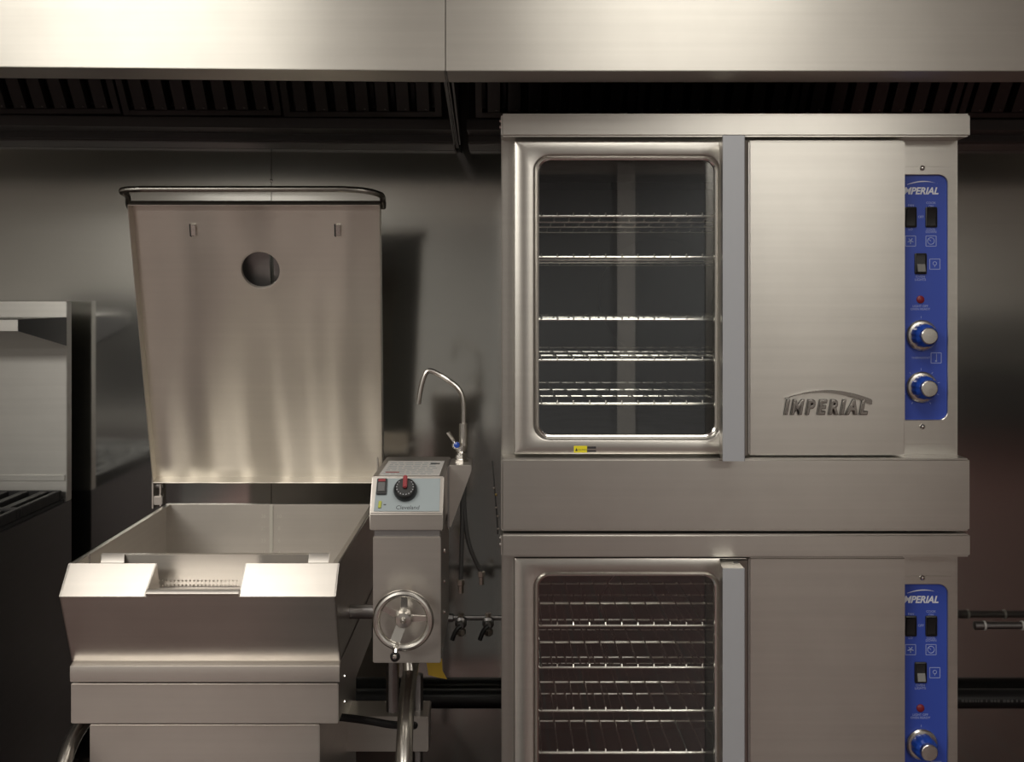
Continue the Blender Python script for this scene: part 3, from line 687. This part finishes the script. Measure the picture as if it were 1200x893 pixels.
# hand wheel
hwY = -0.158; hwx, hwz = X(472.5, hwY), Z(727, hwY)
hw = MB().torus((hwx, hwY, hwz), 0.0520, 0.0074, 48, 12).build('hand_wheel', 'satin_chrome', pan)
for ang in (88, 3, 249, 150):
    a = math.radians(ang); d = Vector((math.cos(a), 0, math.sin(a))); s = Vector((-d.z, 0, d.x))
    o = Vector((hwx, hwY+0.012, hwz)); e = Vector((hwx, hwY+0.002, hwz))
    w0, w1 = (0.0095, 0.0095) if ang == 249 else (0.0075, 0.0055)
    MB().prism([o+d*0.008+s*w0, o+d*0.008-s*w0, e+d*0.051-s*w1, e+d*0.051+s*w1], (0, 0.004, 0), bev=0.001).build('spoke', 'satin_chrome', hw)
MB().lathe((hwx, -0.099, hwz), (0, -1, 0), [(0, 0.014), (0.03, 0.014), (0.034, 0.0165), (0.055, 0.0165), (0.060, 0.014), (0.061, 0.006), (0.064, 0.005), (0.067, 0.002)], 24).build('hub', 'satin_chrome', hw)
kx, kz = X(463.5, hwY-0.03), Z(762, hwY-0.03)
MB().tube(smooth_path([(hwx-0.012, hwY, hwz-0.046), (kx+0.001, hwY-0.012, hwz-0.054), (kx, hwY-0.022, kz+0.004), (kx-0.001, hwY-0.03, kz-0.006)], 2), 0.0052, 10).build('crank_stem', 'chrome', hw)
MB().lathe((kx-0.001, hwY-0.018, Z(769, hwY-0.03)), (0, -1, -0.12), [(0, 0.003), (0.004, 0.008), (0.010, 0.0098), (0.016, 0.0085), (0.020, 0.005), (0.0215, 0.001)], 18).build('crank_knob', 'black_plastic', hw)
MB().lathe((kx-0.001, hwY-0.036, Z(769.6, hwY-0.036)), (0, -1, -0.12), [(0, 0.0044), (0.004, 0.0038), (0.005, 0.001)], 14).build('crank_screw', 'chrome', hw)
# legs and rail
def leg(pts, r): MB().tube(smooth_path(pts, 2), r, 14).build('leg', 'satin_chrome', pan)
leg([(-0.198, 0.10, 0.71), (-0.198, 0.03, 0.70), (-0.194, -0.10, 0.665), (-0.189, -0.20, 0.60), (-0.186, -0.27, 0.50), (-0.186, -0.30, 0.3), (-0.186, -0.30, 0.0)], 0.0165)
leg([(-0.80, 0.14, 0.665), (-0.853, 0.02, 0.643), (-0.868, -0.06, 0.615), (-0.862, -0.14, 0.57), (-0.858, -0.20, 0.48), (-0.856, -0.22, 0.3), (-0.856, -0.22, 0.0)], 0.0160)
MB().tube([(X(479, 0.06), 0.06, Z(770, 0.06)), (X(480, 0.05), 0.05, 0.705)], 0.0135, 12).build('riser_pipe', 'satin_chrome', pan)
MB().tube([(X(460, 0.12), 0.12, Z(770, 0.12)), (X(460, 0.12), 0.12, Z(833, 0.12))], 0.014, 12).build('riser_pipe', 'dark_steel', pan)
MB().tube([(X(490, 0.38), 0.38, Z(790, 0.38)), (X(489, 0.38), 0.38, 0.0)], 0.012, 12).build('rear_post', 'dark_steel', pan)
part('cross_rail', 'pan_steel', pan, X(384, 0.33)-0.03, X(502, 0.33), 0.33, 0.44, Z(881, 0.33), Z(840, 0.33), bev=0.002)
# faucet bracket
bx0, bx1 = X(526.5, 0.1), X(552.5, 0.1)
MB().prism([(bx0, 0.1, Z(545, 0.1)), (bx1, 0.1, Z(545, 0.1)), (bx1, 0.1, Z(552, 0.1)), (bx0+0.003, 0.1, Z(618, 0.1)), (bx0, 0.1, Z(618, 0.1))], (0, 0.1, 0), bev=0.0012).build('faucet_bracket', 'pan_steel', pan)
part('bracket_mount', 'dark_steel', pan, hxb, bx0, 0.09, 0.21, Z(618, 0.1), Z(546, 0.1), bev=0.0005)
# perforated strainer hooked over the front of the pan
sy = -0.035
stn = thing('pour_strainer', (-0.6, sy, 0.86), 'perforated steel strainer plate hooked inside the skillet\'s pouring lip', 'strainer')
sx0, sx1, sz1, sz0 = X(118, sy), X(384, sy), Z(650.5, sy), Z(700, sy)
mb = MB()
hx_a, hx_b = X(184, sy), X(280, sy); ncol, rows = 21, (Z(685.8, sy), Z(680.5, sy), Z(691.2, sy))
zs = sorted(rows); pitch = (hx_b-hx_a)/ncol
b = mb.bm; r = 0.0023
zed = [zs[0]-0.0046, (zs[0]+zs[1])/2, (zs[1]+zs[2])/2, zs[2]+0.0046]
for i in range(ncol):
    for j in range(3):
        xa, xb = hx_a+i*pitch, hx_a+(i+1)*pitch; za, zb2 = zed[j], zed[j+1]
        c = ((xa+xb)/2, zs[j])
        ov = [b.verts.new((c[0]+(xb-xa)/2*sxx, sy, za if szz < 0 else (zb2 if szz > 0 else c[1]))) for sxx, szz in ((1, 0), (1, 1), (0, 1), (-1, 1), (-1, 0), (-1, -1), (0, -1), (1, -1))]
        iv = [b.verts.new((c[0]+r*math.cos(a), sy, c[1]+r*math.sin(a))) for a in (PI/4*k for k in range(8))]
        iv2 = [b.verts.new((c[0]+r*math.cos(a), sy+0.002, c[1]+r*math.sin(a))) for a in (PI/4*k for k in range(8))]
        for k in range(8):
            b.faces.new((ov[k], ov[(k+1) % 8], iv[(k+1) % 8], iv[k])); b.faces.new((iv[k], iv[(k+1) % 8], iv2[(k+1) % 8], iv2[k]))
for xa, xb, za, zb2 in ((sx0, sx1, zed[3], sz1), (sx0, hx_a, sz0, zed[3]), (hx_b, sx1, sz0, zed[3]), (hx_a, hx_b, sz0, zed[0])):
    mb.box(xa, xb, sy, sy+0.002, za, zb2, bev=0)
mb.box(sx0, sx1, sy-0.001, sy+0.012, sz1-0.001, sz1+0.0015, bev=0.0006)
bmesh.ops.recalc_face_normals(mb.bm, faces=list(mb.bm.faces))
mb.build('perforated_plate', 'pan_steel', stn)
for px_a, px_b in ((120, 145), (362, 386)):
    xa, xb = X(px_a, sy-0.006), X(px_b, sy-0.006)
    MB().prism([(xa, sy-0.004, sz1+0.004), (xb, sy-0.004, sz1+0.004), (xb+0.005*(px_a < 200), sy-0.018, sz1-0.012), (xa, sy-0.018, sz1-0.012)], (0, 0.002, 0.001), bev=0.0005).build('hook', 'pan_steel', stn)
pj = X(108.5, -0.07)
MB().tube([(pj, -0.085, ZR-0.01), (pj, -0.085, ZR+0.004), (pj-0.002, -0.085, ZR+0.012), (pj, -0.085, ZR+0.016)], 0.002, 8).build('pin', 'chrome', pan)

# ------------------------------------------------------------------ faucet on its bracket
fy = 0.15
fc = thing('faucet', (X(540, fy), fy, Z(545, 0.1)), 'gooseneck faucet with a blue-dotted lever beside the control console', 'faucet')
def fp_(px, py, y=fy): return (X(px, y), y, Z(py, y))
fbx = X(540.5, fy); fbz = Z(545, 0.1)
MB().lathe((fbx, fy, fbz), (0, 0, 1), [(0, 0.016), (0.006, 0.016), (0.007, 0.0125), (0.016, 0.0125), (0.017, 0.009), (0.022, 0.009)], 6).build('base_nut', 'chrome', fc)
MB().lathe((fbx, fy, fbz+0.02), (0, 0, 1), [(0, 0.009), (0.004, 0.012), (0.014, 0.012), (0.018, 0.009)], 18).build('valve_body', 'chrome', fc)
MB().tube([(X(543, fy), fy, fbz+0.034), (X(543, fy), fy, Z(496, fy))], 0.0095, 14).build('riser', 'satin_chrome', fc)
sp = [fp_(543.3, 497), fp_(543.5, 476), fp_(541.5, 462), fp_(535, 452), fp_(518, 441), fp_(508, 435), fp_(500, 434), fp_(495.5, 445), fp_(492, 460), fp_(490.3, 473.5)]
MB().tube(smooth_path(sp, 2), 0.0056, 12).build('spout', 'satin_chrome', fc)
lv = MB().tube([fp_(536, 523, fy-0.02), fp_(524.8, 506, fy-0.03)], [0.003, 0.0045], 10).build('lever', 'chrome', fc)
MB().lathe(fp_(535.3, 521.5, fy-0.012), (-0.1, -1, 0.1), [(0, 0.006), (0.012, 0.0085), (0.016, 0.0085), (0.018, 0.006)], 16).build('lever_hub', 'chrome', fc)
MB().lathe(fp_(535.3, 521.5, fy-0.029), (-0.1, -1, 0.1), [(0, 0.0068), (0.003, 0.0062), (0.004, 0.001)], 16).build('cold_mark', 'blue_knob', fc)
# supply hoses under the faucet
for pts, e, lab in (([(541, 560), (542, 600), (541, 640), (540, 680)], (540, 682), 'straight grey supply hose hanging below the faucet bracket'),
                    ([(544, 570), (544, 600), (548, 635), (558, 660), (564, 670)], (564, 672), 'curved grey supply hose bending right below the faucet bracket')):
    t = thing('supply_hose', fp_(e[0], e[1], 0.16), lab, 'hose', 'supply hoses below the faucet')
    MB().tube(smooth_path([fp_(a, b_, 0.16) for a, b_ in pts], 2), 0.0048, 10).build('hose', 'hose', t)
    MB().lathe(fp_(e[0], e[1]-3, 0.16), (0.02, 0, -1), [(0, 0.006), (0.002, 0.0085), (0.012, 0.0085), (0.014, 0.006), (0.03, 0.006)], 6).build('connector', 'chrome', t)
# gas valves on a pipe along the wall
gy = 0.75
gp = thing('supply_pipe', (X(545, gy), gy, Z(724, gy)), 'thin dark horizontal pipe behind the valves left of the ovens', 'pipe')
MB().tube([fp_(470, 724, gy), fp_(596, 724, gy)], 0.007, 10).build('pipe', 'dark_steel', gp)
MB().lathe(fp_(520, 724, gy), (1, 0, 0), [(0, 0.008), (0.002, 0.012), (0.025, 0.012), (0.027, 0.008)], 8).build('coupling', 'dark_steel', gp)
for px, lab in ((540, 'dark lever valve under the straight supply hose'), (572, 'dark lever valve nearest the ovens\' left side')):
    t = thing('shutoff_valve', fp_(px, 745, gy-0.04), lab, 'valve', 'shutoff valves left of the ovens')
    c = Vector(fp_(px, 733, gy-0.035))
    MB().lathe(c+Vector((0, 0.03, 0.005)), (0, -1, 0), [(0, 0.012), (0.012, 0.016), (0.03, 0.016), (0.034, 0.010), (0.05, 0.008)], 12).build('valve_body', 'dark_steel', t)
    MB().lathe(c+Vector((0, 0.01, -0.03)), (0, 0, 1), [(0, 0.009), (0.004, 0.013), (0.016, 0.013), (0.02, 0.009), (0.06, 0.009)], 8).build('union_nut', 'chrome', t)
    MB().tube(smooth_path([c+Vector((0, -0.022, 0.004)), c+Vector((-0.012, -0.03, -0.004)), c+Vector((-0.022, -0.032, -0.03))], 2), [0.006]*0 or 0.006, 10).build('lever', 'black_plastic', t)
# thin cable with clips beside the upper oven
cb = thing('cable', fp_(583, 624, 0.2), 'thin grey cable with small clips hanging at the ovens\' left side', 'cable')
cp = [fp_(577, 540, 0.2), fp_(579, 565, 0.2), fp_(582, 600, 0.2), fp_(583.5, 626, 0.2)]
MB().tube(smooth_path(cp, 2), 0.0016, 6).build('line', 'hose', cb)
for px, py, m in ((578.5, 572, 'chrome'), (581, 580, 'brass'), (581, 595, 'chrome'), (583, 605, 'chrome'), (583.5, 620, 'chrome')):
    MB().lathe(fp_(px-1, py, 0.197), (1, 0, 0.2), [(0, 0.002), (0.001, 0.0032), (0.004, 0.0032), (0.005, 0.002)], 8).build('clip', m, cb)
# black hose and yellow tag under the console
tag(MB().tube(smooth_path([fp_(380, 839, 0.14), fp_(405, 841, 0.14), fp_(435, 845, 0.12), fp_(460, 850, 0.12), fp_(486, 850, 0.2)], 2), 0.0085, 10).build('hose', 'black_rubber'), 'black rubber hose running out from under the skillet\'s pan', 'hose')
ty = 0.26
tp = [fp_(499, 772, ty), fp_(518, 772, ty), fp_(518.5, 786, ty), fp_(524, 796, ty-0.01), fp_(513, 794, ty), fp_(502, 791, ty)]
tag(MB().prism(tp, (0, 0.0015, 0)).build('warning_tag', 'tag_yellow'), 'curled yellow tag hanging below the control console', 'tag')

# ------------------------------------------------------------------ pipes on the right wall
py_ = WALL-0.06
g = thing('grab_pipe', (X(1170, py_), py_, Z(733, py_)), 'slim grey pipe with pale collars on the wall right of the ovens', 'pipe')
r = 0.0125
MB().tube([(X(1153, py_), py_, Z(733, py_)), (X(1290, py_), py_, Z(733, py_))], r*0.85, 14).build('pipe', 'dark_steel', g)
MB().lathe((X(1141, py_), py_, Z(733, py_)), (1, 0, 0), [(0, r*0.7), (0.002, r), (0.027, r), (0.028, r*0.8)], 14).build('end_coupling', 'dark_steel', g)
for px in (1152, 1196.5): MB().lathe((X(px, py_), py_, Z(733, py_)), (1, 0, 0), [(0, r*1.12), (0.006, r*1.12)], 14).build('collar', 'white_paint', g)
g = thing('drain_pipe', (X(1170, py_), py_, Z(820, py_)), 'thick black pipe with pale print low on the wall right of the ovens', 'pipe')
MB().tube([(-1.0, py_+0.01, Z(820, py_)), (X(1300, py_), py_+0.01, Z(820, py_))], 0.028, 20).build('pipe', 'black_plastic', g)
mb = MB()
a = X(1124, py_)
while a < X(1200, py_):
    w = random.uniform(0.004, 0.010); mb.box(a, a+w, py_-0.0186, py_-0.017, Z(820.5, py_), Z(817.6, py_), bev=0); a += w+random.choice((0.002, 0.003, 0.009))
mb.build('pipe_print', 'grey_plastic', g)

# ------------------------------------------------------------------ range at the left edge
ry = 0.93
rg = thing('range', (-1.65, 0.5, 0), 'dark-sided steel cooking range with high backguard at the left edge', 'range')
RXR = X(78, ry); RXL = -2.05
part('body', 'range_side', rg, RXL, RXR, -0.02, ry+0.04, 0.1, Z(588, ry), bev=0.0015)
for fx in (RXL+0.06, RXR-0.06):
    for f_y in (0.05, 0.85): MB().lathe((fx, f_y, 0), (0, 0, 1), [(0, 0.02), (0.1, 0.024)], 12).build('foot', 'dark_steel', rg)
part('backguard', 'range_steel', rg, RXL, RXR, ry, ry+0.04, Z(588, ry), Z(353.5, ry), bev=0.0018)
part('backguard_lip', 'range_steel', rg, RXL, RXR-0.004, ry-0.006, ry, Z(563, ry), Z(556.5, ry), bev=0.001)
shy = ry-0.33; sz = Z(371.5, ry)
mb = MB(); mb.box(RXL, RXR, shy, ry, sz-0.002, sz, bev=0.0006); mb.box(RXL, RXR, shy, shy+0.002, Z(388, shy), sz, bev=0.0006); mb.build('high_shelf', 'range_steel', rg)
MB().prism([(RXR-0.002, shy, sz-0.001), (RXR-0.002, ry, sz-0.001), (RXR-0.002, ry, Z(405, ry)), (RXR-0.002, shy, Z(388, shy))], (0.002, 0, 0)).build('shelf_gusset', 'range_side', rg)  # dark colour stands for shade on the gusset's side
part('cooktop', 'cast_iron', rg, RXL, RXR-0.003, -0.02, ry-0.008, Z(588, ry), Z(584, ry), bev=0.001)
for i in range(3):                            # cast iron grates, four bars each inside a frame
    for j in range(2):
        xa, xb = RXR-0.006-0.26*(j+1)+0.004, RXR-0.006-0.26*j
        ya, yb = ry-0.02-0.29*(i+1)+0.004, ry-0.02-0.29*i
        z0_, z1_ = Z(584, ry), Z(573, ry)
        mb = MB()
        for q in ((xa, xb, ya, ya+0.016), (xa, xb, yb-0.016, yb), (xa, xa+0.016, ya+0.016, yb-0.016), (xb-0.016, xb, ya+0.016, yb-0.016)): mb.box(*q, z0_, z1_, bev=0.002)
        for k in range(4):
            xk = xa+0.016+(xb-xa-0.032)*(k+0.5)/4; mb.box(xk-0.012, xk+0.012, ya+0.016, yb-0.016, z0_+0.004, z1_-0.001, bev=0.002)
        gname = tag(mb.build('burner_grate', 'cast_iron'), ['back', 'middle', 'front'][i]+[' right', ' left'][j]+' black cast iron grate on the range top', 'grate', 'burner grates on the range')
